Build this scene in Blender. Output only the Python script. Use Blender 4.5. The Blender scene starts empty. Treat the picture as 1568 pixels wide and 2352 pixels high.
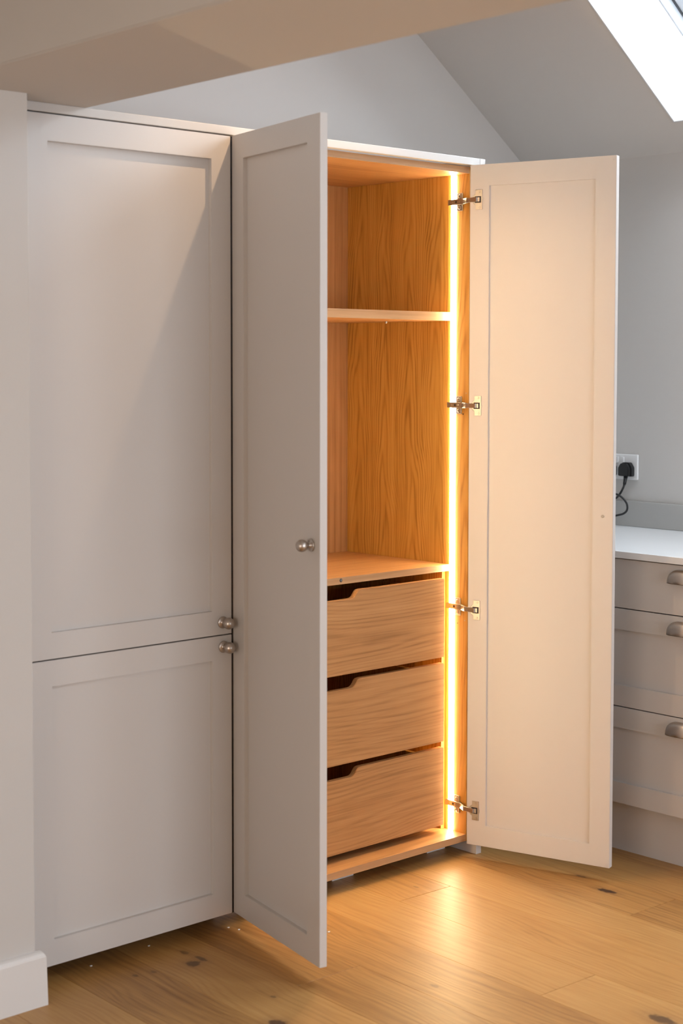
import bpy, bmesh, math, random
from mathutils import Vector, Matrix

# ------------------------------------------------------------------ scene, camera, world, large lights
S = bpy.context.scene
COL = S.collection
random.seed(7)

CAM = Vector((-2.5519, -3.1744, 1.4584))
YAW, PITCH, ROLL = 0.7459, -0.0547, 0.0013
FW = Vector((math.sin(YAW) * math.cos(PITCH), math.cos(YAW) * math.cos(PITCH), math.sin(PITCH)))
R0 = FW.cross(Vector((0, 0, 1))).normalized()
U0 = R0.cross(FW)
RR = R0 * math.cos(ROLL) + U0 * math.sin(ROLL)
UU = U0 * math.cos(ROLL) - R0 * math.sin(ROLL)
cam = bpy.data.cameras.new('camera')
cam.sensor_fit = 'VERTICAL'
cam.sensor_height = 36.0
cam.sensor_width = 24.0
cam.lens = 3681.64 / 2352 * 36
cam.shift_x = -0.739 / 2352
cam.shift_y = -140.757 / 2352
cam.clip_start = 0.05
cam.dof.use_dof = True
cam.dof.focus_distance = 4.65
cam.dof.aperture_fstop = 4.0
camo = bpy.data.objects.new('camera', cam)
COL.objects.link(camo)
camo.matrix_world = Matrix(((RR.x, UU.x, -FW.x, CAM.x), (RR.y, UU.y, -FW.y, CAM.y), (RR.z, UU.z, -FW.z, CAM.z), (0, 0, 0, 1)))
S.camera = camo

S.view_settings.view_transform = 'Standard'
S.view_settings.look = 'None'
S.view_settings.exposure = 0.0
S.view_settings.gamma = 1.0
S.view_settings.use_curve_mapping = False
S.cycles.use_denoising = True
S.cycles.max_bounces = 8
S.cycles.diffuse_bounces = 4
S.cycles.use_adaptive_sampling = True
S.cycles.adaptive_threshold = 0.08
S.cycles.adaptive_min_samples = 20
S.cycles.glossy_bounces = 3
S.cycles.caustics_reflective = False
S.cycles.caustics_refractive = False
S.cycles.sample_clamp_indirect = 6.0

world = bpy.data.worlds.new('overcast_sky')
S.world = world
world.use_nodes = True
wb = world.node_tree.nodes['Background']
wb.inputs[0].default_value = (0.80, 0.90, 1.0, 1)
wb.inputs[1].default_value = 1.3


def area_light(name, loc, look, sx, sy, power, color):
    l = bpy.data.lights.new(name, 'AREA')
    l.shape = 'RECTANGLE'; l.size = sx; l.size_y = sy; l.energy = power; l.color = color
    o = bpy.data.objects.new(name, l); COL.objects.link(o)
    o.location = loc
    o.rotation_euler = (Vector(look) - Vector(loc)).to_track_quat('-Z', 'Y').to_euler()
    return o

# daylight through the window behind the camera and the skylights, plus an added warm fill at a made-up side opening
area_light('daylight_garden_window', (0.05, -6.05, 1.22), (0.05, 0, 1.22), 3.0, 1.45, 112, (0.81, 0.89, 1.0))
area_light('added_warm_side_fill', (-4.5, -2.6, 1.15), (0, -2.6, 1.15), 2.2, 1.1, 48, (1.0, 0.82, 0.66))
SLN = Vector((0.58315, 0, 0.81236)); SLD = Vector((0.81236, 0, -0.58315))   # roof slope: normal, down-slope
SLA = Vector((1.2771, 0, 2.5426))
c = SLA + SLD * 0.02 + SLN * 0.46
for yy, pw in ((-0.70, 58), (-2.60, 62)):
    area_light('daylight_skylight', (c.x, yy, c.z), (c.x - SLN.x, yy, c.z - SLN.z), 1.1, 1.02, pw, (0.80, 0.90, 1.0))
# warm ceiling spot above the wardrobe doors
sp = bpy.data.lights.new('warm_ceiling_spot', 'SPOT')
sp.energy = 23; sp.color = (1.0, 0.66, 0.38); sp.spot_size = math.radians(112); sp.spot_blend = 0.55; sp.shadow_soft_size = 0.011
spo = bpy.data.objects.new('warm_ceiling_spot', sp); COL.objects.link(spo)
spo.location = (0.18, -0.26, 2.548)

# ------------------------------------------------------------------ materials
MATS = {}

def nodes_of(name):
    m = bpy.data.materials.new(name); m.use_nodes = True
    nt = m.node_tree
    return m, nt, nt.nodes['Principled BSDF']

def N(nt, t, **kw):
    n = nt.nodes.new(t)
    for k, v in kw.items():
        setattr(n, k, v)
    return n

def math_node(nt, op, a, b=None, clamp=False):
    n = nt.nodes.new('ShaderNodeMath'); n.operation = op; n.use_clamp = clamp
    for i, v in enumerate((a, b)):
        if v is None: continue
        if hasattr(v, 'links'): nt.links.new(v, n.inputs[i])
        else: n.inputs[i].default_value = v
    return n.outputs[0]

def mix_col(nt, fac, a, b, blend='MIX'):
    n = nt.nodes.new('ShaderNodeMix'); n.data_type = 'RGBA'; n.blend_type = blend
    for sock, v in ((n.inputs[0], fac), (n.inputs[6], a), (n.inputs[7], b)):
        if hasattr(v, 'links'): nt.links.new(v, sock)
        elif isinstance(v, (int, float)): sock.default_value = v
        else: sock.default_value = (*v, 1)
    return n.outputs[2]

def paint(name, col, rough=0.5, grain=0.02, bump=0.0, bscale=400, spec=0.5):
    m, nt, p = nodes_of(name)
    tc = N(nt, 'ShaderNodeTexCoord')
    nz = N(nt, 'ShaderNodeTexNoise'); nz.inputs['Scale'].default_value = 3.0; nz.inputs['Detail'].default_value = 4
    nt.links.new(tc.outputs['Object'], nz.inputs['Vector'])
    v = math_node(nt, 'MULTIPLY_ADD', nz.outputs[0], grain * 2)
    v.node.inputs[2].default_value = 1 - grain
    nt.links.new(mix_col(nt, 1.0, col, v, 'MULTIPLY'), p.inputs['Base Color'])
    p.inputs['Roughness'].default_value = rough
    p.inputs['Specular IOR Level'].default_value = spec
    if bump:
        n2 = N(nt, 'ShaderNodeTexNoise'); n2.inputs['Scale'].default_value = bscale; n2.inputs['Detail'].default_value = 3
        nt.links.new(tc.outputs['Object'], n2.inputs['Vector'])
        b = N(nt, 'ShaderNodeBump'); b.inputs['Strength'].default_value = bump; b.inputs['Distance'].default_value = 0.001
        nt.links.new(n2.outputs[0], b.inputs['Height']); nt.links.new(b.outputs[0], p.inputs['Normal'])
    MATS[name] = m
    return m

def metal(name, col, rough):
    m, nt, p = nodes_of(name)
    p.inputs['Base Color'].default_value = (*col, 1); p.inputs['Metallic'].default_value = 1
    tc = N(nt, 'ShaderNodeTexCoord')
    nz = N(nt, 'ShaderNodeTexNoise'); nz.inputs['Scale'].default_value = 120
    nt.links.new(tc.outputs['Object'], nz.inputs['Vector'])
    r = math_node(nt, 'MULTIPLY_ADD', nz.outputs[0], 0.12); r.node.inputs[2].default_value = rough - 0.06
    nt.links.new(r, p.inputs['Roughness'])
    MATS[name] = m
    return m

def wood(name, axis, dark, mid, light, rings=60.0, warp=9.0, across=5.0, along=0.6, rough=0.42, contrast=1.0, fleck=0.25, vary=0.0, knots=(), coat=0.0, pores=230, leaf=0.0, rise=40.0, bands=0.30, streaks=0.85, wobble=2.4, spec=0.4):
    """Oak: contours of a stretched noise field give the cathedral figure; fine streaks and pores on top."""
    m, nt, p = nodes_of(name)
    L = nt.links.new
    tc = N(nt, 'ShaderNodeTexCoord'); oi = N(nt, 'ShaderNodeObjectInfo')
    sep = N(nt, 'ShaderNodeSeparateXYZ'); L(tc.outputs['Object'], sep.inputs[0])
    X, Y, Z = sep.outputs
    a, b, g = {'z': (X, Y, Z), 'x': (Y, Z, X), 'y': (X, Z, Y)}[axis]
    rnd = math_node(nt, 'MULTIPLY', oi.outputs['Random'], 13.7)
    a = math_node(nt, 'ADD', a, rnd)
    g = math_node(nt, 'ADD', g, math_node(nt, 'MULTIPLY', oi.outputs['Random'], 31.0))

    def coords(sa, sg):
        cb = N(nt, 'ShaderNodeCombineXYZ')
        L(math_node(nt, 'MULTIPLY', a, sa), cb.inputs[0]); L(math_node(nt, 'MULTIPLY', b, sa), cb.inputs[1]); L(math_node(nt, 'MULTIPLY', g, sg), cb.inputs[2])
        return cb.outputs[0]

    def noise(sa, sg, detail=2.0, r=0.5):
        n = N(nt, 'ShaderNodeTexNoise'); n.inputs['Scale'].default_value = 1.0; n.inputs['Detail'].default_value = detail; n.inputs['Roughness'].default_value = r
        L(coords(sa, sg), n.inputs['Vector'])
        return n.outputs[0]
    low = noise(across, along, 1.5, 0.4)
    wob = noise(across * 14, along * 10, 2.0)
    ab = math_node(nt, 'ADD', a, b)
    if leaf:     # flat-sawn figure: nested arches repeating leaf by leaf
        wan = noise(3.0, along * 3.6, 2.0)
        u = math_node(nt, 'ADD', ab, math_node(nt, 'MULTIPLY', wan, leaf * 0.9))
        u = math_node(nt, 'MULTIPLY', math_node(nt, 'SUBTRACT', math_node(nt, 'FRACT', math_node(nt, 'DIVIDE', u, leaf)), 0.5), 2.0)
        arch = math_node(nt, 'MULTIPLY', math_node(nt, 'POWER', math_node(nt, 'ABSOLUTE', u), 1.6), rings)
        ph = math_node(nt, 'ADD', arch, math_node(nt, 'MULTIPLY', g, rise))
        ph = math_node(nt, 'ADD', ph, math_node(nt, 'MULTIPLY', low, warp * 6.283))
    else:
        ph = math_node(nt, 'ADD', math_node(nt, 'MULTIPLY', ab, rings), math_node(nt, 'MULTIPLY', low, warp * 6.283))
    ph = math_node(nt, 'ADD', ph, math_node(nt, 'MULTIPLY', wob, wobble))
    ph = math_node(nt, 'ADD', ph, math_node(nt, 'MULTIPLY', noise(90.0, 2.5, 2.0), 3.2))
    band = math_node(nt, 'MULTIPLY_ADD', math_node(nt, 'SINE', ph), 0.5); band.node.inputs[2].default_value = 0.5
    band = math_node(nt, 'POWER', band, 2.2)
    fine = noise(pores, 6.0, 3.0, 0.6)
    streak = noise(70.0, 1.6, 3.0, 0.6)
    patch = noise(6.0, 0.8, 2.0)
    mott = noise(22.0, 9.0, 3.0)
    amp = math_node(nt, 'MULTIPLY_ADD', noise(16.0, 1.5, 2.0), 2.6 * bands * contrast); amp.node.inputs[2].default_value = -0.55 * bands * contrast
    amp = math_node(nt, 'MAXIMUM', amp, 0.12 * bands)
    t = math_node(nt, 'MULTIPLY', math_node(nt, 'SUBTRACT', band, 0.36), amp)
    t = math_node(nt, 'ADD', t, math_node(nt, 'MULTIPLY', math_node(nt, 'SUBTRACT', streak, 0.5), streaks * contrast))
    t = math_node(nt, 'ADD', t, math_node(nt, 'MULTIPLY', math_node(nt, 'SUBTRACT', patch, 0.5), 0.35 * contrast))
    t = math_node(nt, 'ADD', t, math_node(nt, 'MULTIPLY', math_node(nt, 'SUBTRACT', mott, 0.5), 0.25 * contrast))
    t = math_node(nt, 'ADD', t, math_node(nt, 'MULTIPLY', math_node(nt, 'SUBTRACT', fine, 0.5), 2.4 * fleck))
    t = math_node(nt, 'ADD', t, 0.5)
    if vary:
        t = math_node(nt, 'ADD', t, math_node(nt, 'MULTIPLY', math_node(nt, 'SUBTRACT', oi.outputs['Random'], 0.5), vary))
    cr = N(nt, 'ShaderNodeValToRGB')
    e = cr.color_ramp.elements
    e[0].position = 0.05; e[0].color = (*light, 1)
    e[1].position = 0.95; e[1].color = (*dark, 1)
    k = cr.color_ramp.elements.new(0.5); k.color = (*mid, 1)
    L(t, cr.inputs[0])
    col = cr.outputs[0]
    if knots:
        ge = N(nt, 'ShaderNodeNewGeometry')
        n3 = N(nt, 'ShaderNodeTexNoise'); n3.inputs['Scale'].default_value = 60; L(ge.outputs['Position'], n3.inputs['Vector'])
        for kx, ky, rx, ry, strength in knots:
            mp = N(nt, 'ShaderNodeMapping'); mp.vector_type = 'TEXTURE'
            mp.inputs['Location'].default_value = (kx, ky, 0); mp.inputs['Scale'].default_value = (rx, ry, 1)
            L(ge.outputs['Position'], mp.inputs['Vector'])
            ln = N(nt, 'ShaderNodeVectorMath', operation='LENGTH'); L(mp.outputs[0], ln.inputs[0])
            d = math_node(nt, 'ADD', ln.outputs['Value'], math_node(nt, 'MULTIPLY', math_node(nt, 'SUBTRACT', n3.outputs[0], 0.5), 1.3))
            ms = N(nt, 'ShaderNodeMapRange', interpolation_type='SMOOTHSTEP')
            ms.inputs['From Min'].default_value = 0.75; ms.inputs['From Max'].default_value = 1.35
            ms.inputs['To Min'].default_value = strength; ms.inputs['To Max'].default_value = 0
            L(d, ms.inputs['Value'])
            col = mix_col(nt, ms.outputs[0], col, (0.022, 0.013, 0.009))
            ms2 = N(nt, 'ShaderNodeMapRange', interpolation_type='SMOOTHSTEP')   # browner ring of grain round the knot
            ms2.inputs['From Min'].default_value = 0.9; ms2.inputs['From Max'].default_value = 3.0
            ms2.inputs['To Min'].default_value = 0.35 * strength; ms2.inputs['To Max'].default_value = 0
            L(d, ms2.inputs['Value'])
            col = mix_col(nt, ms2.outputs[0], col, (0.16, 0.07, 0.03))
    L(col, p.inputs['Base Color'])
    p.inputs['Roughness'].default_value = rough
    p.inputs['Specular IOR Level'].default_value = spec
    if coat:
        p.inputs['Coat Weight'].default_value = coat; p.inputs['Coat Roughness'].default_value = 0.22
    MATS[name] = m
    return m

def emitter(name, col, strength):
    m, nt, p = nodes_of(name)
    p.inputs['Base Color'].default_value = (0.9, 0.9, 0.88, 1)
    p.inputs['Emission Color'].default_value = (*col, 1); p.inputs['Emission Strength'].default_value = strength
    MATS[name] = m
    return m

PAINT = paint('greige_cabinet_paint', (0.59, 0.552, 0.520), 0.42, 0.015)
WALL = paint('warm_white_wall_paint', (0.56, 0.535, 0.507), 0.85, 0.015, spec=0.2)
REVEAL = paint('white_reveal_paint', (0.57, 0.575, 0.58), 0.8, 0.01)
SKIRT = paint('white_satin_woodwork', (0.70, 0.68, 0.66), 0.4, 0.01)
TRIMW = paint('pale_cornice_paint', (0.54, 0.51, 0.48), 0.45, 0.01)
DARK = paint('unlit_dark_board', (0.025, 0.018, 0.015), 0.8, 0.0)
OAK_Z = wood('oak_veneer_upright', 'z', (0.27, 0.115, 0.018), (0.47, 0.235, 0.048), (0.58, 0.32, 0.085), contrast=1.1, fleck=0.22, leaf=0.115, rings=30, warp=1.6, rise=34, bands=0.31, streaks=0.8, wobble=2.0)
OAK_X = wood('oak_veneer_level', 'x', (0.27, 0.120, 0.038), (0.44, 0.215, 0.078), (0.54, 0.288, 0.118), contrast=1.0, fleck=0.25, leaf=0.23, rings=40, warp=0.9, rise=9, bands=0.28, streaks=0.75, wobble=1.0, along=0.22)
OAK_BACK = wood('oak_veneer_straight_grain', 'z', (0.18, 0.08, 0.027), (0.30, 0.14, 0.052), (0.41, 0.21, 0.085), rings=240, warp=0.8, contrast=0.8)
OAK_EDGE = wood('oak_edge_lipping', 'x', (0.34, 0.18, 0.078), (0.46, 0.26, 0.125), (0.55, 0.335, 0.175), rings=120, warp=1.0, contrast=0.8)
OAK_FLOOR = wood('oak_floorboard', 'y', (0.23, 0.102, 0.027), (0.41, 0.210, 0.062), (0.51, 0.295, 0.102), leaf=0.19, rings=30, warp=1.4, rise=9, bands=0.15, streaks=0.5, wobble=1.0, across=6.0, along=0.5,
                 rough=0.43, contrast=1.2, fleck=0.24, vary=0.42, coat=0.0, pores=200,
                 knots=((0.949, -0.4666, 0.011, 0.028, 1.0), (0.343, -1.094, 0.018, 0.032, 0.8), (-0.2219, -0.1223, 0.016, 0.016, 0.7),
                        (-0.1871, -0.1117, 0.007, 0.020, 0.6), (-0.1929, -0.0473, 0.008, 0.014, 0.5), (-0.3004, -0.5322, 0.016, 0.022, 0.9), (0.1098, -0.6157, 0.007, 0.014, 0.4), (-0.2104, -0.4096, 0.005, 0.008, 0.5), (-0.3709, -0.0910, 0.006, 0.008, 0.5), (-0.3243, -0.1004, 0.006, 0.01, 0.4), (0.5844, -0.0872, 0.004, 0.01, 0.35), (0.9965, -0.3414, 0.006, 0.016, 0.6)))
NICKEL = metal('brushed_nickel', (0.50, 0.44, 0.39), 0.36)
STEEL = metal('nickel_plated_steel', (0.43, 0.40, 0.36), 0.38)
HOLE = paint('dark_recess', (0.03, 0.02, 0.015), 0.7, 0.0)
LED = emitter('warm_led_diffuser', (1.0, 0.75, 0.44), 92.0)
ALU = metal('aluminium_profile', (0.75, 0.75, 0.75), 0.35)
QUARTZ = paint('white_quartz', (0.82, 0.82, 0.82), 0.22, 0.03)
STONE = paint('grey_beige_stone', (0.40, 0.39, 0.37), 0.5, 0.08)
PLASTIC = paint('white_plastic', (0.74, 0.73, 0.72), 0.35, 0.0)
BLACK = paint('black_plastic', (0.012, 0.012, 0.013), 0.4, 0.0)
REDIND = paint('dark_red_plastic', (0.25, 0.02, 0.02), 0.4, 0.0)
FRAMEW = paint('grey_white_window_lacquer', (0.62, 0.65, 0.68), 0.35, 0.01)
GASKET = paint('dark_grey_gasket', (0.10, 0.11, 0.12), 0.6, 0.0)
PLASTER = paint('white_plaster_crumb', (0.8, 0.78, 0.74), 0.8, 0.0)
gl, gnt, gp = nodes_of('thin_window_glass')
tr = N(gnt, 'ShaderNodeBsdfTransparent'); gs = N(gnt, 'ShaderNodeBsdfGlossy'); gs.inputs['Roughness'].default_value = 0.02
mx = N(gnt, 'ShaderNodeMixShader'); mx.inputs[0].default_value = 0.08
gnt.links.new(tr.outputs[0], mx.inputs[1]); gnt.links.new(gs.outputs[0], mx.inputs[2])
gnt.links.new(mx.outputs[0], gnt.nodes['Material Output'].inputs['Surface'])
GLASS = gl

# ------------------------------------------------------------------ mesh helpers
def link(name, me, mat, parent=None, smooth=False):
    o = bpy.data.objects.new(name, me); COL.objects.link(o)
    if mat is not None and not me.materials: me.materials.append(mat)
    if parent is not None: o.parent = parent
    if smooth:
        for p in me.polygons: p.use_smooth = True
    return o

def finish(name, bm, mat, parent=None, smooth=False):
    bmesh.ops.recalc_face_normals(bm, faces=bm.faces)
    me = bpy.data.meshes.new(name); bm.to_mesh(me); bm.free()
    return link(name, me, mat, parent, smooth)

def box_into(bm, x0, x1, y0, y1, z0, z1, bev=0.0, M=None, seg=2):
    t = bmesh.new()
    bmesh.ops.create_cube(t, size=1.0)
    for v in t.verts:
        v.co = Vector(((x0 + x1) / 2 + v.co.x * (x1 - x0), (y0 + y1) / 2 + v.co.y * (y1 - y0), (z0 + z1) / 2 + v.co.z * (z1 - z0)))
    if bev: bmesh.ops.bevel(t, geom=t.edges[:], offset=bev, segments=seg, affect='EDGES', profile=0.5)
    if M is not None: bmesh.ops.transform(t, matrix=M, verts=t.verts)
    me = bpy.data.meshes.new('t'); t.to_mesh(me); t.free(); bm.from_mesh(me); bpy.data.meshes.remove(me)

def box(name, x0, x1, y0, y1, z0, z1, mat, parent=None, bev=0.0006, M=None):
    bm = bmesh.new(); box_into(bm, x0, x1, y0, y1, z0, z1, bev, M)
    return finish(name, bm, mat, parent)

def prism_into(bm, pts, d0, d1, M=None):
    """polygon in local (x,z) swept along local y from d0 to d1"""
    M = M or Matrix()
    a = [bm.verts.new(M @ Vector((x, d0, z))) for x, z in pts]
    b = [bm.verts.new(M @ Vector((x, d1, z))) for x, z in pts]
    bm.faces.new(a); bm.faces.new(b[::-1])
    n = len(pts)
    for i in range(n): bm.faces.new((a[i], a[(i + 1) % n], b[(i + 1) % n], b[i]))

def lathe_into(bm, prof, M, seg=28):
    rows = []
    for r, h in prof:
        if r < 1e-6: rows.append([bm.verts.new(M @ Vector((0, 0, h)))])
        else: rows.append([bm.verts.new(M @ Vector((r * math.cos(6.28318 * i / seg), r * math.sin(6.28318 * i / seg), h))) for i in range(seg)])
    for A, B in zip(rows, rows[1:]):
        for i in range(seg):
            j = (i + 1) % seg
            if len(A) == 1: bm.faces.new((A[0], B[i], B[j]))
            elif len(B) == 1: bm.faces.new((A[i], A[j], B[0]))
            else: bm.faces.new((A[i], A[j], B[j], B[i]))

def axis_matrix(origin, zdir, xdir=None):
    z = Vector(zdir).normalized()
    x = Vector(xdir) if xdir is not None else (Vector((0, 0, 1)) if abs(z.z) < 0.9 else Vector((1, 0, 0)))
    x = (x - z * x.dot(z)).normalized(); y = z.cross(x)
    o = Vector(origin)
    return Matrix(((x.x, y.x, z.x, o.x), (x.y, y.y, z.y, o.y), (x.z, y.z, z.z, o.z), (0, 0, 0, 1)))

def tube_into(bm, pts, r, seg=10, sub=8):
    P = [Vector(p) for p in pts]; Q = [P[0] * 2 - P[1]] + P + [P[-1] * 2 - P[-2]]
    C = []
    for i in range(1, len(Q) - 2):
        for k in range(sub):
            t = k / sub; p0, p1, p2, p3 = Q[i - 1:i + 3]
            C.append(0.5 * (2 * p1 + (p2 - p0) * t + (2 * p0 - 5 * p1 + 4 * p2 - p3) * t * t + (3 * p1 - p0 - 3 * p2 + p3) * t ** 3))
    C.append(P[-1])
    rings = []; up = None
    for i, c0 in enumerate(C):
        d = (C[min(i + 1, len(C) - 1)] - C[max(i - 1, 0)]).normalized()
        if up is None: up = d.orthogonal()
        up = (up - d * up.dot(d)).normalized(); s = d.cross(up)
        rings.append([bm.verts.new(c0 + (up * math.cos(6.28318 * k / seg) + s * math.sin(6.28318 * k / seg)) * r) for k in range(seg)])
    for A, B in zip(rings, rings[1:]):
        for k in range(seg): bm.faces.new((A[k], A[(k + 1) % seg], B[(k + 1) % seg], B[k]))
    bm.faces.new(rings[0][::-1]); bm.faces.new(rings[-1])

def thing(name, label, cat, loc=(0, 0, 0), group=None):
    o = bpy.data.objects.new(name, None); COL.objects.link(o); o.location = loc
    o.empty_display_size = 0.05
    tag(o, label, cat, group)
    return o

def tag(o, label, cat, group=None):
    o['label'] = label; o['category'] = cat
    if group: o['group'] = group
    return o

def struct(o):
    o['kind'] = 'structure'
    return o

def keep(o, parent):
    """parent with a world-placed mesh below an Empty that is not at the origin"""
    o.parent = parent
    o.matrix_parent_inverse = Matrix.Translation(parent.location).inverted()
    return o

# ------------------------------------------------------------------ room shell
ZT, ZM, ZB, ZE = 2.0282, 0.7674, 0.0424, 2.0509
XE = 0.9485
YB = 0.60            # gable wall behind the wardrobe
XR = 1.83            # knee wall on the right
X0, Y0, ZC = -4.6, -6.2, 2.95
SKEW = 0.035

def slope_z(x): return 2.5426 + (1.2771 - x) * (SLN.x / SLN.z)

# floor: sub-floor and boards
floor = struct(box('floor', X0, XR, Y0, YB, -0.06, -0.021, DARK, bev=0))
PW = 0.1945
joints = {0: (-0.402, -2.2, 0.9), 2: (-0.825, 1.1, -2.7), 3: (-0.144, 1.7, -2.0), 5: (-0.634, 1.2, -2.5)}
rotM = Matrix.Rotation(SKEW * -1, 4, 'Z')
def board(x0, x1, y0, y1):
    g = 0.0004
    w = x1 - x0 - g; l = y1 - y0 - g
    bm = bmesh.new()
    box_into(bm, -w / 2, w / 2, -l / 2, l / 2, -0.02, 0.0, 0.0006, None, 1)
    o = finish('plank', bm, OAK_FLOOR, floor)
    cx, cy = (x0 + x1) / 2, (y0 + y1) / 2
    # boards run along y, turned a little from the wardrobe's own axis
    o.location = (cx + (cy + 0.5) * SKEW, cy, 0)
    o.rotation_euler = (0, 0, -SKEW)
for i in range(-24, 10):
    x0 = -0.130 + i * PW; x1 = x0 + PW
    if x1 > XR - 0.02: break
    if x0 < X0: continue
    js = joints.get(i)
    if js is None:
        b0 = random.uniform(-0.9, 0.4)
        if i in (1, 4): b0 = -1.55
        if i == -1: b0 = 0.25
        if i == -2: b0 = -1.3
        js = (b0, b0 + 1.9, b0 - 1.9)
    js = sorted(js)
    lo, hi = Y0 + 0.05, YB - 0.01
    ys = [lo] + [j for j in js if lo < j < hi] + [hi]
    while ys[1] - ys[0] > 2.2: ys.insert(1, ys[1] - 1.9)
    for a, b in zip(ys, ys[1:]): board(x0, x1, a, b)

# walls
def poly_wall(name, pts, axis, v, thick, mat=WALL):
    """polygon in (u,z) extruded from plane axis=v by thick"""
    bm = bmesh.new()
    def P(u, z, d): return Vector((u, d, z)) if axis == 'y' else Vector((d, u, z))
    a = [bm.verts.new(P(u, z, v)) for u, z in pts]; b = [bm.verts.new(P(u, z, v + thick)) for u, z in pts]
    bm.faces.new(a); bm.faces.new(b[::-1])
    for i in range(len(pts)): bm.faces.new((a[i], a[(i + 1) % len(pts)], b[(i + 1) % len(pts)], b[i]))
    return struct(finish(name, bm, mat))
XK = 1.2771 - (ZC - 2.5426) * (SLN.z / SLN.x)      # where the slope meets the flat ceiling
poly_wall('wall_back', [(-0.64, -0.06), (XR, -0.06), (XR, slope_z(XR)), (XK, ZC), (-0.64, ZC)], 'y', YB, 0.12)
poly_wall('wall_right', [(Y0, -0.06), (YB, -0.06), (YB, slope_z(XR)), (Y0, slope_z(XR))], 'x', XR, 0.12)
struct(box('wall_left', X0, -0.6385, -0.0815, 0.20, -0.06, ZC, WALL, bev=0.002))
bm = bmesh.new()
for q in ((Y0, -3.75, -0.06, ZC), (-1.45, 0.20, -0.06, ZC), (-3.75, -1.45, -0.06, 0.0), (-3.75, -1.45, 1.75, ZC)):  # opening made up for the added warm side fill
    box_into(bm, X0 - 0.12, X0, q[0], q[1], q[2], q[3])
struct(finish('wall_far_left', bm, WALL))
# wall behind the camera, with a garden window opening
bm = bmesh.new()
WX0, WX1, WZ0, WZ1 = -1.50, 1.60, 0.45, 2.00
for q in ((X0, WX0, -0.06, ZC), (WX1, XR, -0.06, ZC), (WX0, WX1, -0.06, WZ0), (WX0, WX1, WZ1, ZC)):
    box_into(bm, q[0], q[1], Y0 - 0.12, Y0, q[2], q[3])
struct(finish('wall_front', bm, WALL))
bm = bmesh.new()
for q in ((WX0, WX1, WZ0, WZ0 + 0.06), (WX0, WX1, WZ1 - 0.06, WZ1)): box_into(bm, q[0], q[1], Y0 - 0.08, Y0 - 0.02, q[2], q[3], 0.002)
for x in (WX0, WX0 + 1.013, WX0 + 2.027, WX1 - 0.06): box_into(bm, x, x + 0.06, Y0 - 0.08, Y0 - 0.02, WZ0, WZ1, 0.002)
w2 = struct(finish('window_2', bm, FRAMEW))
for k in range(3): box('pane', WX0 + 0.06 + k * 1.013, WX0 + 1.013 + k * 1.013, Y0 - 0.055, Y0 - 0.049, WZ0 + 0.06, WZ1 - 0.06, GLASS, w2, 0)
# flat ceiling and roof slope with the skylight opening
struct(box('ceiling', X0, XK, Y0, YB, ZC, ZC + 0.1, WALL, bev=0))
struct(box('added_shade_slab', X0, -0.80, Y0, -0.0815, 2.24, 2.30, WALL, bev=0))   # unseen slab added left of the beam to darken its side face
TOP = (1.2771 - XK) / SLD.x                  # distance from SLA up to the flat ceiling
T0 = -TOP; T1 = (XR + 0.06 - 1.2771) / SLD.x
TA, TB = -0.45, (1.7205 - 1.2771) / SLD.x    # skylight openings along the slope
SKY = ((-1.30, -0.105), (-3.20, -2.00))      # and along the wall
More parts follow.
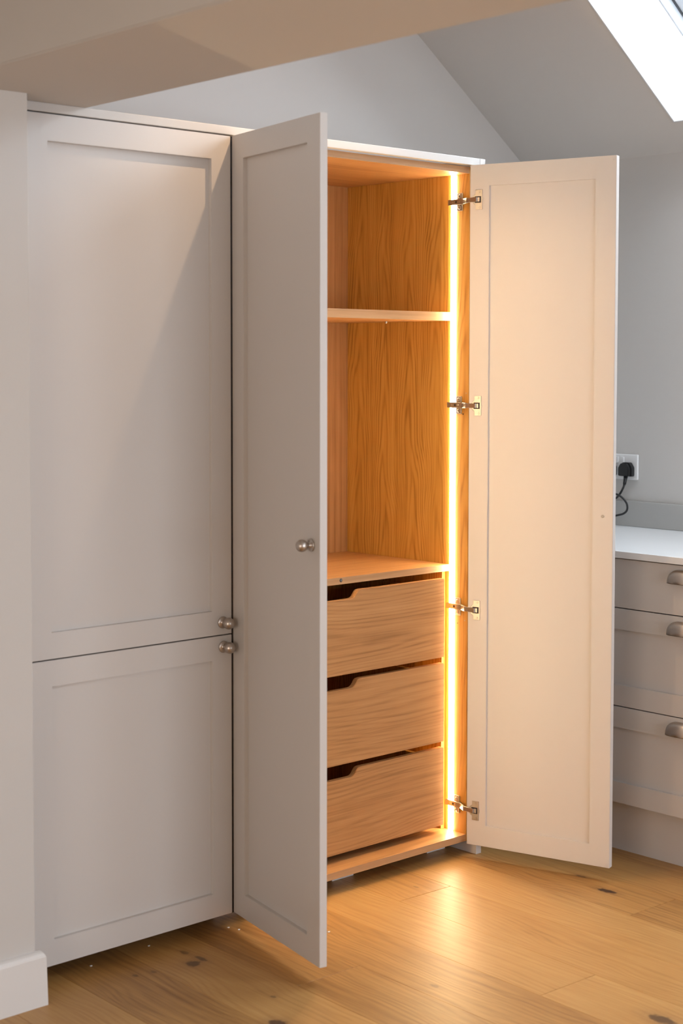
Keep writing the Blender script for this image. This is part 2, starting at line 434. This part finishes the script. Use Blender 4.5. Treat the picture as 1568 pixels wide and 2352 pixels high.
# local x = down-slope, y = world y, z = outward normal
SM = Matrix(((SLD.x, 0, SLN.x, SLA.x), (0, 1, 0, 0), (SLD.z, 0, SLN.z, SLA.z), (0, 0, 0, 1)))
bm = bmesh.new()
for q in ((T0, T1, Y0, SKY[1][0]), (T0, T1, SKY[1][1], SKY[0][0]), (T0, T1, SKY[0][1], YB + 0.1)):
    box_into(bm, q[0], q[1], q[2], q[3], 0.0, 0.30, 0, SM)
for SY0, SY1 in SKY:
    for q in ((T0, TA, SY0, SY1), (TB, T1, SY0, SY1)): box_into(bm, q[0], q[1], q[2], q[3], 0.0, 0.30, 0, SM)
bmesh.ops.remove_doubles(bm, verts=bm.verts, dist=1e-4)
struct(finish('ceiling_slope', bm, WALL))
def skylight(SY0, SY1, ntrim, nwin):
    bm = bmesh.new()                          # plastered white reveal lining
    lt = 0.006
    for q in ((TA, TB, SY1 - lt, SY1 + 0.001), (TA, TB, SY0 - 0.001, SY0 + lt), (TA - 0.001, TA + lt, SY0, SY1), (TB - lt, TB + 0.001, SY0, SY1)):
        box_into(bm, q[0], q[1], q[2], q[3], -0.002, 0.245, 0.002, SM)
    struct(finish(ntrim, bm, REVEAL))
    bm = bmesh.new()
    fz0, fz1 = 0.245, 0.36
    for q in ((TA - 0.03, TB + 0.03, SY1 - 0.012, SY1 + 0.05), (TA - 0.03, TB + 0.03, SY0 - 0.05, SY0 + 0.012), (TA - 0.05, TA + 0.012, SY0, SY1), (TB - 0.012, TB + 0.05, SY0, SY1)):
        box_into(bm, q[0], q[1], q[2], q[3], fz0, fz1, 0.003, SM)
    w1 = struct(finish(nwin, bm, FRAMEW))
    bm = bmesh.new()
    for q in ((TA + 0.012, TB - 0.012, SY1 - 0.075, SY1 - 0.0155), (TA + 0.012, TB - 0.012, SY0 + 0.0155, SY0 + 0.075), (TA + 0.022, TA + 0.075, SY0 + 0.022, SY1 - 0.022), (TB - 0.075, TB - 0.022, SY0 + 0.022, SY1 - 0.022)):
        box_into(bm, q[0], q[1], q[2], q[3], fz0 + 0.045, fz1 + 0.01, 0.003, SM)
    finish('sash', bm, FRAMEW, w1)
    bm = bmesh.new()
    for q in ((TA + 0.012, TB - 0.012, SY1 - 0.0155, SY1 - 0.012), (TA + 0.012, TB - 0.012, SY0 + 0.012, SY0 + 0.0155)):
        box_into(bm, q[0], q[1], q[2], q[3], fz0 + 0.04, fz1, 0, SM)
    finish('gasket', bm, GASKET, w1)
    box('pane', TA + 0.05, TB - 0.05, SY0 + 0.05, SY1 - 0.05, fz1 - 0.02, fz1 - 0.012, GLASS, w1, 0, SM)
skylight(*SKY[0], 'trim_2', 'window_1')
skylight(*SKY[1], 'trim_3', 'window_3')

# boxed-in ceiling beam running out over the camera side
bm = bmesh.new()
L0, R0_ = (-0.8515, 0.0), (-0.4273, 0.0)
e0, e1 = YB, -5.5
def bx(x, y): return x + y * SKEW * 0.92
lowv = [(bx(-0.4275, e0), e0), (bx(-0.4275, e1), e1), (bx(-0.8485, e1), e1), (bx(-0.8485, e0), e0)]
a = [bm.verts.new((x, y, ZE)) for x, y in lowv]; b = [bm.verts.new((x, y, ZC + 0.02)) for x, y in lowv]
bm.faces.new(a); bm.faces.new(b[::-1])
for i in range(4): bm.faces.new((a[i], a[(i + 1) % 4], b[(i + 1) % 4], b[i]))
bmesh.ops.bevel(bm, geom=[e for e in bm.edges if all(abs(v.co.z - ZE) < 1e-5 for v in e.verts)], offset=0.003, segments=2, affect='EDGES')
struct(finish('ceiling_beam', bm, WALL))

# skirting board on the left wall
bm = bmesh.new()
prof = [(0, 0), (-0.018, 0), (-0.018, 0.112), (-0.0165, 0.117), (-0.013, 0.121), (-0.008, 0.1235), (0, 0.125)]
xr = -0.6169; ov = 0.0
rows = []
for (px, m) in ((X0, 0), (xr, 1)):
    rows.append([bm.verts.new((px + (0.0 if not m else (-max(0.0, (z - 0.105)) * 0.55)), -0.0815 + d, z)) for d, z in prof])
for i in range(len(prof)):
    j = (i + 1) % len(prof); bm.faces.new((rows[0][i], rows[0][j], rows[1][j], rows[1][i]))
bm.faces.new(rows[0][::-1]); bm.faces.new(rows[1])
box_into(bm, -0.6385, xr, -0.0815, -0.004, 0.0, 0.112, 0.003)
struct(finish('baseboard_left', bm, SKIRT))

# white filler strip above the whole tall run, and the scribe beside the wall
struct(box('trim_4', -0.6383, -0.6005, 0.003, 0.022, 0.0, ZT, PAINT, bev=0.0006))
struct(box('trim_1', -0.6385, XE - 0.0225, 0.0, 0.022, ZT + 0.0018, ZE, TRIMW, bev=0.0012))

# ------------------------------------------------------------------ shaker doors
FRW = 0.0615
def shaker(name, w, h, t, mat, parent, loc, rot, front_first=True, frame=FRW, d_out=0.0115, d_in=0.0055):
    """door with its hinge edge on local x=0, bottom on local z=0, faces y=0 and y=t; the panel is set back from both faces"""
    bm = bmesh.new()
    box_into(bm, 0, frame, 0, t, 0, h); box_into(bm, w - frame, w, 0, t, 0, h)
    box_into(bm, frame, w - frame, 0, t, 0, frame); box_into(bm, frame, w - frame, 0, t, h - frame, h)
    bm2 = bmesh.new()
    O = [(0, 0), (w, 0), (w, h), (0, h)]; I = [(frame, frame), (w - frame, frame), (w - frame, h - frame), (frame, h - frame)]
    bm.free()
    V = {}
    for k, y in (('f', 0.0), ('b', t)):
        V[k + 'o'] = [bm2.verts.new((x, y, z)) for x, z in O]; V[k + 'i'] = [bm2.verts.new((x, y, z)) for x, z in I]
    for i in range(4):
        j = (i + 1) % 4
        bm2.faces.new((V['fo'][i], V['fo'][j], V['fi'][j], V['fi'][i])); bm2.faces.new((V['bo'][i], V['bi'][i], V['bi'][j], V['bo'][j]))
        bm2.faces.new((V['fo'][i], V['bo'][i], V['bo'][j], V['fo'][j])); bm2.faces.new((V['fi'][i], V['fi'][j], V['bi'][j], V['bi'][i]))
    bmesh.ops.recalc_face_normals(bm2, faces=bm2.faces)
    ed = [e for e in bm2.edges if len(e.link_faces) == 2 and e.calc_face_angle() > 0.5]
    bmesh.ops.bevel(bm2, geom=ed, offset=0.0009, segments=2, affect='EDGES')
    o = finish(name, bm2, mat, parent)
    o.location = loc; o.rotation_euler = (0, 0, rot)
    y0, y1 = (d_out, t - d_in) if front_first else (d_in, t - d_out)
    box('panel', frame - 0.004, w - frame + 0.004, y0, y1, frame - 0.004, h - frame + 0.004, mat, o, 0)
    return o

def knob(parent, origin, outward):
    """round knob on a flat rose; local placement in the parent's frame"""
    M = axis_matrix(origin, outward)
    bm = bmesh.new()
    prof = [(0, 0), (0.0148, 0), (0.0150, 0.0012), (0.0150, 0.0028), (0.0138, 0.0038), (0.0085, 0.0046), (0.0066, 0.0075), (0.0062, 0.012)]
    cr, cz = 0.0148, 0.0262
    for k in range(3, 17):
        a = math.pi * (1 - k / 16)
        r = cr * math.sin(a); z = cz + cr * math.cos(a)
        if z > 0.0125: prof.append((max(r, 0.0), z))
    prof[-1] = (0, cz + cr)
    lathe_into(bm, prof, M, 32)
    return finish('knob', bm, NICKEL, parent, smooth=True)

# tall fridge cabinet on the left
fc = thing('fridge_cabinet', 'tall closed greige cabinet with two stacked panelled doors beside the open wardrobe', 'cabinet', (-0.30, 0.30, 0))
def FC(o): return keep(o, fc)
bm = bmesh.new()
for q in ((-0.600, -0.582, 0.028, 0.58, 0.045, ZT - 0.002), (-0.018, -0.001, 0.028, 0.58, 0.045, ZT - 0.002), (-0.582, -0.018, 0.028, 0.58, 0.045, 0.063), (-0.582, -0.018, 0.028, 0.58, ZT - 0.02, ZT - 0.002), (-0.582, -0.018, 0.57, 0.58, 0.063, ZT - 0.02), (-0.582, -0.018, 0.03, 0.56, ZM - 0.009, ZM + 0.009)):
    box_into(bm, *q)
FC(finish('body', bm, PAINT))
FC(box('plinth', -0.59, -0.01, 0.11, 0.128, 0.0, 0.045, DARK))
G = 0.0016
d = shaker('door', 0.5965, ZT - G - (ZM + G), 0.022, PAINT, None, (-0.5965 - 0.001, 0, ZM + G), 0); FC(d)
d['label'] = 'taller upper door of the closed cabinet'
knob(d, (0.5965 - 0.0300, 0, 0.800 - ZM - G), (0, -1, 0))
d = shaker('door', 0.5965, ZM - G - ZB, 0.022, PAINT, None, (-0.5965 - 0.001, 0, ZB), 0); FC(d)
d['label'] = 'shorter lower door of the closed cabinet'
knob(d, (0.5965 - 0.0275, 0, 0.7375 - ZB), (0, -1, 0))

# ------------------------------------------------------------------ wardrobe
wr = thing('wardrobe', 'tall open wardrobe, greige outside and lit oak inside, with drawers and two doors ajar', 'wardrobe', (0.47, 0.30, 0))
def WR(o): return keep(o, wr)
XI0, XI1 = 0.0205, 0.905          # clear inside width
YF, YI = 0.022, 0.540             # carcass front, inside of back
def edged_box(name, x0, x1, y0, y1, z0, z1, mat, edge):
    """board whose front edge carries a separate lipping"""
    o = WR(box(name, x0, x1, y0 + 0.0012, y1, z0, z1, mat, bev=0.0003))
    l = box('edge_lipping', x0, x1, y0, y0 + 0.0014, z0, z1, edge, None, 0.0004)
    l.parent = o; l.matrix_parent_inverse = o.matrix_world.inverted()
    return o
def lip(o, x0, x1, y0, z0, z1, edge):
    l = box('edge_lipping', x0, x1, y0 - 0.0012, y0, z0, z1, edge, o, 0.0003)
    return l
for nm, x0, x1 in (('side_panel', 0.0030, XI0), ('side_panel', XI1, 0.923)):
    o = WR(box(nm, x0, x1, YF, 0.56, 0.040, ZT - 0.001, OAK_Z, bev=0.0004))
o = WR(box('top_panel', XI0, XI1, YF + 0.0012, 0.56, 2.0085, ZT - 0.001, OAK_X, bev=0.0003)); lip(o, XI0, XI1, YF + 0.0012, 2.0085, ZT - 0.001, OAK_EDGE)
o = WR(box('bottom_panel', XI0, XI1, YF + 0.0012, 0.56, 0.0405, 0.0605, OAK_X, bev=0.0003)); lip(o, XI0, XI1, YF + 0.0012, 0.0405, 0.0605, OAK_EDGE)
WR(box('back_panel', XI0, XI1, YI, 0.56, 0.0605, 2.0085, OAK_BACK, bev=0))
o = WR(box('shelf', XI0, XI1, 0.0950, YI, 1.5835, 1.6083, OAK_X, bev=0.0003)); lip(o, XI0, XI1, 0.0950, 1.5835, 1.6083, OAK_EDGE)
o['label'] = 'upper oak shelf'
o = WR(box('shelf', XI0, XI1, 0.0950, YI, 0.8410, 0.8605, OAK_X, bev=0.0003)); lip(o, XI0, XI1, 0.0950, 0.8410, 0.8605, OAK_EDGE)
o['label'] = 'oak shelf right above the drawers'
WR(box('end_panel', XE - 0.022, XE, 0.0, 0.597, 0.0, ZE, PAINT, bev=0.0012))
for x0, x1 in ((0.02, 0.10), (0.4436, 0.5258), (0.826, 0.9035)):
    WR(box('foot', x0, x1, 0.105, 0.185, 0.0, 0.0405, SKIRT, bev=0.001))
WR(box('gap_shade_strip', 0.0004, 0.0110, 0.0050, 0.0212, 0.040, ZT - 0.001, DARK, bev=0.0003))  # added near-black strip: the hinge gap's shade put into its colour
# runner spacers beside the drawers
for x0, x1 in ((XI0, XI0 + 0.013), (XI1 - 0.013, XI1)):
    WR(box('runner_spacer', x0, x1, 0.112, YI, 0.0605, 0.8410, OAK_Z, bev=0.0003))
# light strips let into both sides
for x0, x1, sx in ((XI0, XI0 + 0.0040, 1), (XI1 - 0.0040, XI1, -1)):
    o = WR(box('led_strip', x0, x1, 0.0755, 0.0915, 0.0610, 2.0080, LED, bev=0.0008))
    o['label'] = 'glowing white light strip running full height'
# small fixings on the right side panel and shelf
def disc(name, origin, axis, r, mat, parent_fn, h=0.0008):
    bm = bmesh.new(); lathe_into(bm, [(0, 0), (r, 0), (r, h * 0.6), (r * 0.8, h), (0, h)], axis_matrix(origin, axis), 14)
    return parent_fn(finish(name, bm, mat))
disc('screw_hole', (XI1, 0.0423, 1.3088), (-1, 0, 0), 0.0024, HOLE, WR, 0.0003)
disc('screw_hole', (XI1, 0.0606, 0.688), (-1, 0, 0), 0.0016, HOLE, WR, 0.0003)
disc('screw', (XI1, 0.0306, 1.3704), (-1, 0, 0), 0.0018, STEEL, WR)
disc('screw', (XI1, 0.0308, 0.6994), (-1, 0, 0), 0.0018, STEEL, WR)
disc('screw', (0.4650, 0.0938, 0.8523), (0, -1, 0), 0.0052, HOLE, WR)
disc('screw_cap', (0.4650, 0.0930, 0.8523), (0, -1, 0), 0.0036, GASKET, WR)
for x in (0.56, 0.84): disc('shelf_peg', (x, 0.52 if x < 0.6 else 0.30, 1.5835), (0, 0, -1), 0.004, STEEL, WR, 0.006)

# drawers: front with a shaped finger cut-out, box behind
def drawer(z0, z1):
    x0, x1, cx = 0.0525, 0.8735, 0.4535
    y0, y1 = 0.0830, 0.1013
    r = 0.004
    nb = z1 - 0.0235
    pts = [(x0, z0), (x1, z0)]
    for k in range(5):
        a = k / 4 * math.pi / 2
        pts.append((x1 - r + r * math.cos(a), z1 - r + r * math.sin(a)))
    # right ramp of the notch: rounded shoulder, slope, rounded foot
    ramp = [(0.0785, 0.0), (0.0725, -0.0006), (0.0675, -0.0028), (0.0635, -0.0068), (0.0590, -0.0130), (0.0545, -0.0185), (0.0490, -0.0219), (0.0435, -0.0233), (0.0395, -0.0235)]
    for dx, dz in ramp: pts.append((cx + dx, z1 + dz))
    for dx, dz in ramp[::-1]: pts.append((cx - dx, z1 + dz))
    for k in range(5):
        a = math.pi / 2 + k / 4 * math.pi / 2
        pts.append((x0 + r + r * math.cos(a), z1 - r + r * math.sin(a)))
    bm = bmesh.new(); prism_into(bm, pts, y0, y1)
    bmesh.ops.recalc_face_normals(bm, faces=bm.faces)
    ed = [e for e in bm.edges if abs(e.verts[0].co.y - e.verts[1].co.y) < 1e-6]
    bmesh.ops.bevel(bm, geom=ed, offset=0.0013, segments=2, affect='EDGES')
    o = WR(finish('drawer', bm, OAK_X))
    bm = bmesh.new()
    bx0, bx1, by1, bz0, bz1 = x0 + 0.016, x1 - 0.016, 0.50, z0 + 0.012, z1 - 0.03
    box_into(bm, bx0, bx0 + 0.012, y1, by1, bz0, bz1); box_into(bm, bx1 - 0.012, bx1, y1, by1, bz0, bz1)
    box_into(bm, bx0, bx1, by1, by1 + 0.012, bz0, bz1); box_into(bm, bx0, bx1, y1, by1, bz0, bz0 + 0.01)
    b = finish('drawer_box', bm, OAK_Z)
    b.parent = o; b.matrix_parent_inverse = Matrix.Translation(wr.location).inverted() @ Matrix.Translation(wr.location)
    return o
for (z0, z1), lb in zip(((0.5872, 0.8219), (0.3342, 0.5696), (0.0817, 0.3166)), ('top drawer', 'middle drawer', 'bottom drawer')):
    drawer(z0, z1)['label'] = lb + ' with a shaped finger cut-out'

# doors
AL, AR, WD, TD = 1.7847, 1.8506, 0.447, 0.020
OL = Vector((0.0049, 0.0015, 0)); OR = Vector((0.882, -0.0023, 0))
HD = ZT - G * 0 - ZB
ld = shaker('door', WD, HD, TD, PAINT, None, (OL.x, OL.y, ZB), -AL); WR(ld)
ld['label'] = 'left door seen from outside, with a round knob'
knob(ld, (0.4085, 0, 1.0346 - ZB), (0, -1, 0))
LR = Vector((-math.cos(AR), -math.sin(AR), 0))
rd = shaker('door', WD, HD, TD, PAINT, None, (OR.x, OR.y, ZB), math.atan2(LR.y, LR.x), front_first=False); WR(rd)
rd['label'] = 'right door showing its lit inner face and hinges'
knob(rd, (0.4085, TD, 1.033 - ZB), (0, 1, 0))
def local_disc(name, parent, origin, axis, r, mat, h=0.001, seg=14):
    bm = bmesh.new(); lathe_into(bm, [(0, 0), (r, 0), (r, h * 0.6), (r * 0.8, h), (0, h)], axis_matrix(origin, axis), seg)
    return finish(name, bm, mat, parent)
local_disc('knob_screw', rd, (0.4169, 0, 1.033 - ZB), (0, -1, 0), 0.0040, STEEL, 0.0012)
for z in (2.0214, 0.0479): local_disc('bumper', rd, (0.4398, 0, z - ZB + (0.004 if z < 1 else -0.003)), (0, -1, 0), 0.0038, PAINT, 0.0012)

# concealed hinges
def hinge(z, side):
    """side +1: right door and right panel, -1: left"""
    if side > 0: px, O, Ld, Nin = XI1, OR, LR, Vector((-math.sin(AR), math.cos(AR), 0))
    else:
        px = XI0; Ld = Vector((math.cos(AL), -math.sin(AL), 0)); Nn = Vector((math.sin(AL), math.cos(AL), 0)); O = OL + Nn * TD; Nin = Nn
    s = -side
    # arm: channel lying along the side panel, open to the front link
    bm = bmesh.new()
    def bb(xa, xb, *q, **k): box_into(bm, min(px + s * xa, px + s * xb), max(px + s * xa, px + s * xb), *q, **k)
    bb(0.0085, 0.0100, 0.034, 0.098, z - 0.0080, z + 0.0080, bev=0.0004)
    bb(0.0030, 0.0098, 0.036, 0.096, z - 0.0080, z - 0.0068, bev=0.0003); bb(0.0030, 0.0098, 0.036, 0.096, z + 0.0068, z + 0.0080, bev=0.0003)
    h = finish('hinge', bm, STEEL); WR(h)
    def sub(name, bm, mat):
        o = finish(name, bm, mat); o.parent = h
        return o
    bm = bmesh.new(); bb(0.0098, 0.0104, 0.0625, 0.0690, z - 0.0035, z + 0.0035); sub('slot', bm, HOLE)
    bm = bmesh.new()
    for yy in (0.0545, 0.0800): lathe_into(bm, [(0, 0), (0.0030, 0), (0.0030, 0.0008), (0.0012, 0.0012), (0, 0.0008)], axis_matrix((px + s * 0.0098, yy, z), (s, 0, 0)), 12)
    sub('adjusting_screw', bm, STEEL)
    bm = bmesh.new(); bb(0.0, 0.0035, 0.0465, 0.0685, z - 0.0262, z + 0.0262, bev=0.0016)
    sub('mounting_plate', bm, STEEL)
    for dz in (-0.0165, 0.0165):
        bm = bmesh.new(); lathe_into(bm, [(0, 0), (0.0052, 0), (0.0052, 0.0008), (0.0042, 0.0016), (0.0020, 0.0016), (0.0016, 0.0006), (0, 0.0006)], axis_matrix((px + s * 0.0035, 0.0575, z + dz), (s, 0, 0)), 14)
        sub('screw', bm, STEEL)
    # cup in the door
    M = axis_matrix(O + Ld * 0.0245 + Vector((0, 0, z)), Nin, Vector((0, 0, 1)))      # local x up, z out of the door, y across
    ysgn = 1.0 if (M.to_3x3() @ Vector((0, 1, 0))).dot(Ld) > 0 else -1.0
    bm = bmesh.new(); lathe_into(bm, [(0.0105, 0.0002), (0.0172, 0.0002), (0.0175, 0.0008), (0.0170, 0.0012), (0.0112, 0.0012), (0.0105, 0.0002)], M, 32)
    sub('cup', bm, STEEL)
    bm = bmesh.new(); box_into(bm, -0.0285, 0.0285, min(ysgn * -0.0065, ysgn * 0.0150), max(ysgn * -0.0065, ysgn * 0.0150), 0.0001, 0.0017, 0.0005, M)
    sub('flange', bm, STEEL)
    bm = bmesh.new(); box_into(bm, -0.0092, 0.0092, min(ysgn * -0.0085, ysgn * 0.0110), max(ysgn * -0.0085, ysgn * 0.0110), 0.0014, 0.0022, 0.0003, M)
    sub('cup_opening', bm, HOLE)
    bm = bmesh.new(); box_into(bm, -0.0062, 0.0062, min(ysgn * 0.0010, ysgn * 0.0080), max(ysgn * 0.0010, ysgn * 0.0080), 0.0020, 0.0055, 0.0008, M)
    sub('buffer', bm, STEEL)
    for dx in (-0.0225, 0.0225):
        bm = bmesh.new(); lathe_into(bm, [(0, 0.0016), (0.0036, 0.0016), (0.0034, 0.0025), (0.0012, 0.0025), (0.0010, 0.0020), (0, 0.0020)], M @ Matrix.Translation((dx, ysgn * 0.0055, 0)), 12)
        sub('screw', bm, STEEL)
    # link from the arm's end into the cup
    A = Vector((px + s * 0.0085, 0.037, z)); Bm = Vector((px + s * 0.0215, 0.012, z)); Cc = M @ Vector((0, ysgn * 0.000, 0.0075))
    bm = bmesh.new()
    for P, Q, hw in ((A, Bm, 0.0076), (Bm, Cc, 0.0064)):
        D = (Q - P); ln = D.length; MM = axis_matrix(P, D, Vector((0, 0, 1)))
        box_into(bm, -hw, hw, -0.0022, 0.0022, -0.001, ln + 0.001, 0.0006, MM)
    sub('link', bm, STEEL)
    return h
for z in (1.9285, 1.3350, 0.7385, 0.1455):
    hinge(z, 1); hinge(z, -1)

# ------------------------------------------------------------------ base units along the right wall
XW = 1.2086; XF = 1.2286
YA, YZ = -0.100, -0.905            # drawer unit extent (far, near)
WKY = (0.597, -0.93)
dc = thing('drawer_cabinet', 'low greige cabinet with three drawers and cup handles under the white worktop', 'cabinet', (1.52, -0.5, 0))
def DC(o): return keep(o, dc)
DC(box('body', XF + 0.024, XR - 0.005, YZ + 0.002, YA - 0.002, 0.155, 0.888, PAINT))
Mfront = lambda z: (XF, YA - 0.002, z)
WDR = (YA - 0.002) - (YZ + 0.002)
def cup_pull(parent, origin):
    """half-dome cup handle, local frame: x along the drawer, -y outward, z up"""
    bm = bmesh.new(); a, b, c_ = 0.046, 0.040, 0.024; nu, nv = 20, 10; shells = []
    for sh in (0.0, 0.0018):
        rows = []
        for i in range(nu + 1):
            th = math.pi * i / nu
            row = []
            for j in range(nv + 1):
                ph = math.pi / 2 * j / nv
                ex = math.copysign(abs(math.cos(th)) ** 0.8, math.cos(th))
                row.append(bm.verts.new(Vector(origin) + Vector(((a - sh) * ex * math.cos(ph * 0.0) * (1 if j == 0 else math.cos(ph) ** 0.55), -(c_ - sh) * math.sin(ph), (b - sh) * (math.sin(th) ** 0.8) * (1 if j == 0 else math.cos(ph) ** 0.75)))))
            rows.append(row)
        shells.append(rows)
    for rows in shells:
        for i in range(nu):
            for j in range(nv): bm.faces.new((rows[i][j], rows[i + 1][j], rows[i + 1][j + 1], rows[i][j + 1]))
    o_, i_ = shells
    for k in (0, nu):
        for j in range(nv): bm.faces.new((o_[k][j], o_[k][j + 1], i_[k][j + 1], i_[k][j]))
    bmesh.ops.remove_doubles(bm, verts=bm.verts, dist=1e-6)
    # thin lip along the lower front edge
    return finish('cup_handle', bm, NICKEL, parent, smooth=True)
# top drawer is a plain slab, the two below are framed
def slab(z0, z1):
    bm = bmesh.new(); box_into(bm, 0, WDR, 0, 0.022, 0, z1 - z0, 0.0009)
    o = finish('drawer', bm, PAINT); o.location = (XF, YA - 0.002, z0); o.rotation_euler = (0, 0, -math.pi / 2); DC(o)
    return o
hc = (YA - 0.002) - (-0.505)
d = slab(0.7410, 0.8845); d['label'] = 'plain shallow top drawer'; cup_pull(d, (hc, 0, 0.8325 - 0.7410))
for z0, z1, hz, lb in ((0.4490, 0.7380, 0.6845, 'middle deep drawer'), (0.1590, 0.4460, 0.3955, 'bottom deep drawer')):
    o = shaker('drawer', WDR, z1 - z0, 0.022, PAINT, None, (XF, YA - 0.002, z0), -math.pi / 2, frame=0.0625); DC(o)
    o['label'] = lb + ' with a recessed panel'
    cup_pull(o, (hc, 0, hz - z0))
cc = thing('corner_cabinet', 'low greige corner cabinet behind the open wardrobe door', 'cabinet', (1.52, 0.25, 0))
keep(box('body', XF + 0.024, XR - 0.005, YA + 0.001, 0.595, 0.155, 0.888, PAINT), cc)
o = shaker('door', 0.55, 0.7255, 0.022, PAINT, None, (XF, 0.59, 0.159), -math.pi / 2); keep(o, cc)
tag(box('plinth', 1.2827, 1.300, -0.903, WKY[0], 0.0, 0.153, PAINT), 'recessed greige kickboard at the floor below the drawers', 'kickboard')
tag(box('worktop', XW, XR - 0.001, WKY[1], WKY[0], 0.8895, 0.910, QUARTZ, bev=0.0015), 'thin white stone worktop over the drawer cabinet', 'worktop')
tag(box('upstand', XR - 0.021, XR - 0.001, WKY[1], WKY[0], 0.9105, 0.995, STONE, bev=0.0012), 'grey-beige stone upstand at the back of the white worktop', 'upstand')

# double wall socket, plugs and cord
so = thing('wall_socket', 'white double wall socket with two switches above the worktop', 'socket', (XR, 0.169, 1.109))
SYC, SZC = 0.169, 1.109
keep(box('faceplate', XR - 0.009, XR - 0.0002, SYC - 0.073, SYC + 0.073, SZC - 0.043, SZC + 0.043, PLASTIC, bev=0.0035), so)
for yy in (SYC - 0.012, SYC + 0.012):
    keep(box('switch', XR - 0.0125, XR - 0.008, yy - 0.0055, yy + 0.0055, SZC + 0.012, SZC + 0.034, PLASTIC, bev=0.0012), so)
def plug(label, yc, cord_pts, ind=False):
    t = thing('power_plug', label, 'plug', (XR - 0.009, yc, 1.10), 'black plugs in the wall socket')
    out = [(-0.0235, -0.022), (0.0235, -0.022), (0.025, -0.019), (0.025, 0.008), (0.0135, 0.0245), (-0.0135, 0.0245), (-0.025, 0.008), (-0.025, -0.019)]
    bm = bmesh.new()
    M = Matrix(((0, 1, 0, XR - 0.0092), (1, 0, 0, yc), (0, 0, 1, 1.1005), (0, 0, 0, 1)))
    pr = [(x, z) for x, z in out]
    prism_into(bm, [(x * 1.0, z * 1.0) for x, z in pr], 0, -0.018, M)
    prism_into(bm, [(x * 0.86, z * 0.9 - 0.0006) for x, z in pr], -0.0182, -0.031, M)
    bmesh.ops.recalc_face_normals(bm, faces=bm.faces)
    bmesh.ops.bevel(bm, geom=bm.edges[:], offset=0.0015, segments=2, affect='EDGES')
    keep(finish('plug_body', bm, BLACK), t)
    bm = bmesh.new(); lathe_into(bm, [(0, 0), (0.0072, 0), (0.0062, 0.012), (0.0056, 0.022), (0.0050, 0.030), (0, 0.030)], axis_matrix((XR - 0.024, yc, 1.080), (-0.25, 0, -1)), 16)
    keep(finish('cord_grip', bm, BLACK, smooth=True), t)
    bm = bmesh.new(); tube_into(bm, cord_pts, 0.0036)
    keep(finish('cord', bm, BLACK, smooth=True), t)
plug('black plug in the near half of the wall socket, its cord looping onto the worktop', 0.1330,
     [(1.799, 0.133, 1.052), (1.796, 0.136, 1.040), (1.793, 0.146, 1.020), (1.79, 0.161, 1.004), (1.785, 0.180, 0.994), (1.775, 0.195, 1.004), (1.765, 0.185, 1.022), (1.765, 0.160, 1.026),
      (1.768, 0.148, 1.021), (1.772, 0.126, 1.012), (1.775, 0.106, 0.992), (1.777, 0.104, 0.970), (1.777, 0.119, 0.955), (1.775, 0.150, 0.946), (1.770, 0.20, 0.932), (1.75, 0.26, 0.9145), (1.70, 0.36, 0.9140)])
plug('black plug in the far half of the wall socket, mostly hidden by the wardrobe door', 0.2060,
     [(1.799, 0.206, 1.052), (1.793, 0.210, 1.030), (1.785, 0.235, 0.985), (1.77, 0.27, 0.935), (1.75, 0.32, 0.9145), (1.74, 0.42, 0.9140)])

# plaster crumbs left on the floor under the doors
for x, y, r, where in ((-0.415, 0.030, 0.0042, 'under the closed cabinet door, nearest the left wall'), (-0.232, 0.045, 0.0036, 'in the dark under the middle of the closed cabinet door'),
                       (-0.004, 0.012, 0.0042, 'at the meeting corner of cabinet and wardrobe doors, hindmost'), (0.006, -0.018, 0.0040, 'under the hinge end of the left wardrobe door'),
                       (0.165, -0.187, 0.0042, 'on lit floor just behind the left wardrobe door')):
    bm = bmesh.new(); bmesh.ops.create_icosphere(bm, subdivisions=1, radius=r)
    for v in bm.verts: v.co = Vector((v.co.x * random.uniform(0.7, 1.2) + x, v.co.y * random.uniform(0.6, 1.0) + y, max(0.0, v.co.z * 0.35 + r * 0.3)))
    tag(finish('plaster_crumb', bm, PLASTER), 'tiny white plaster crumb ' + where, 'crumb', 'crumbs on the floor by the doors')
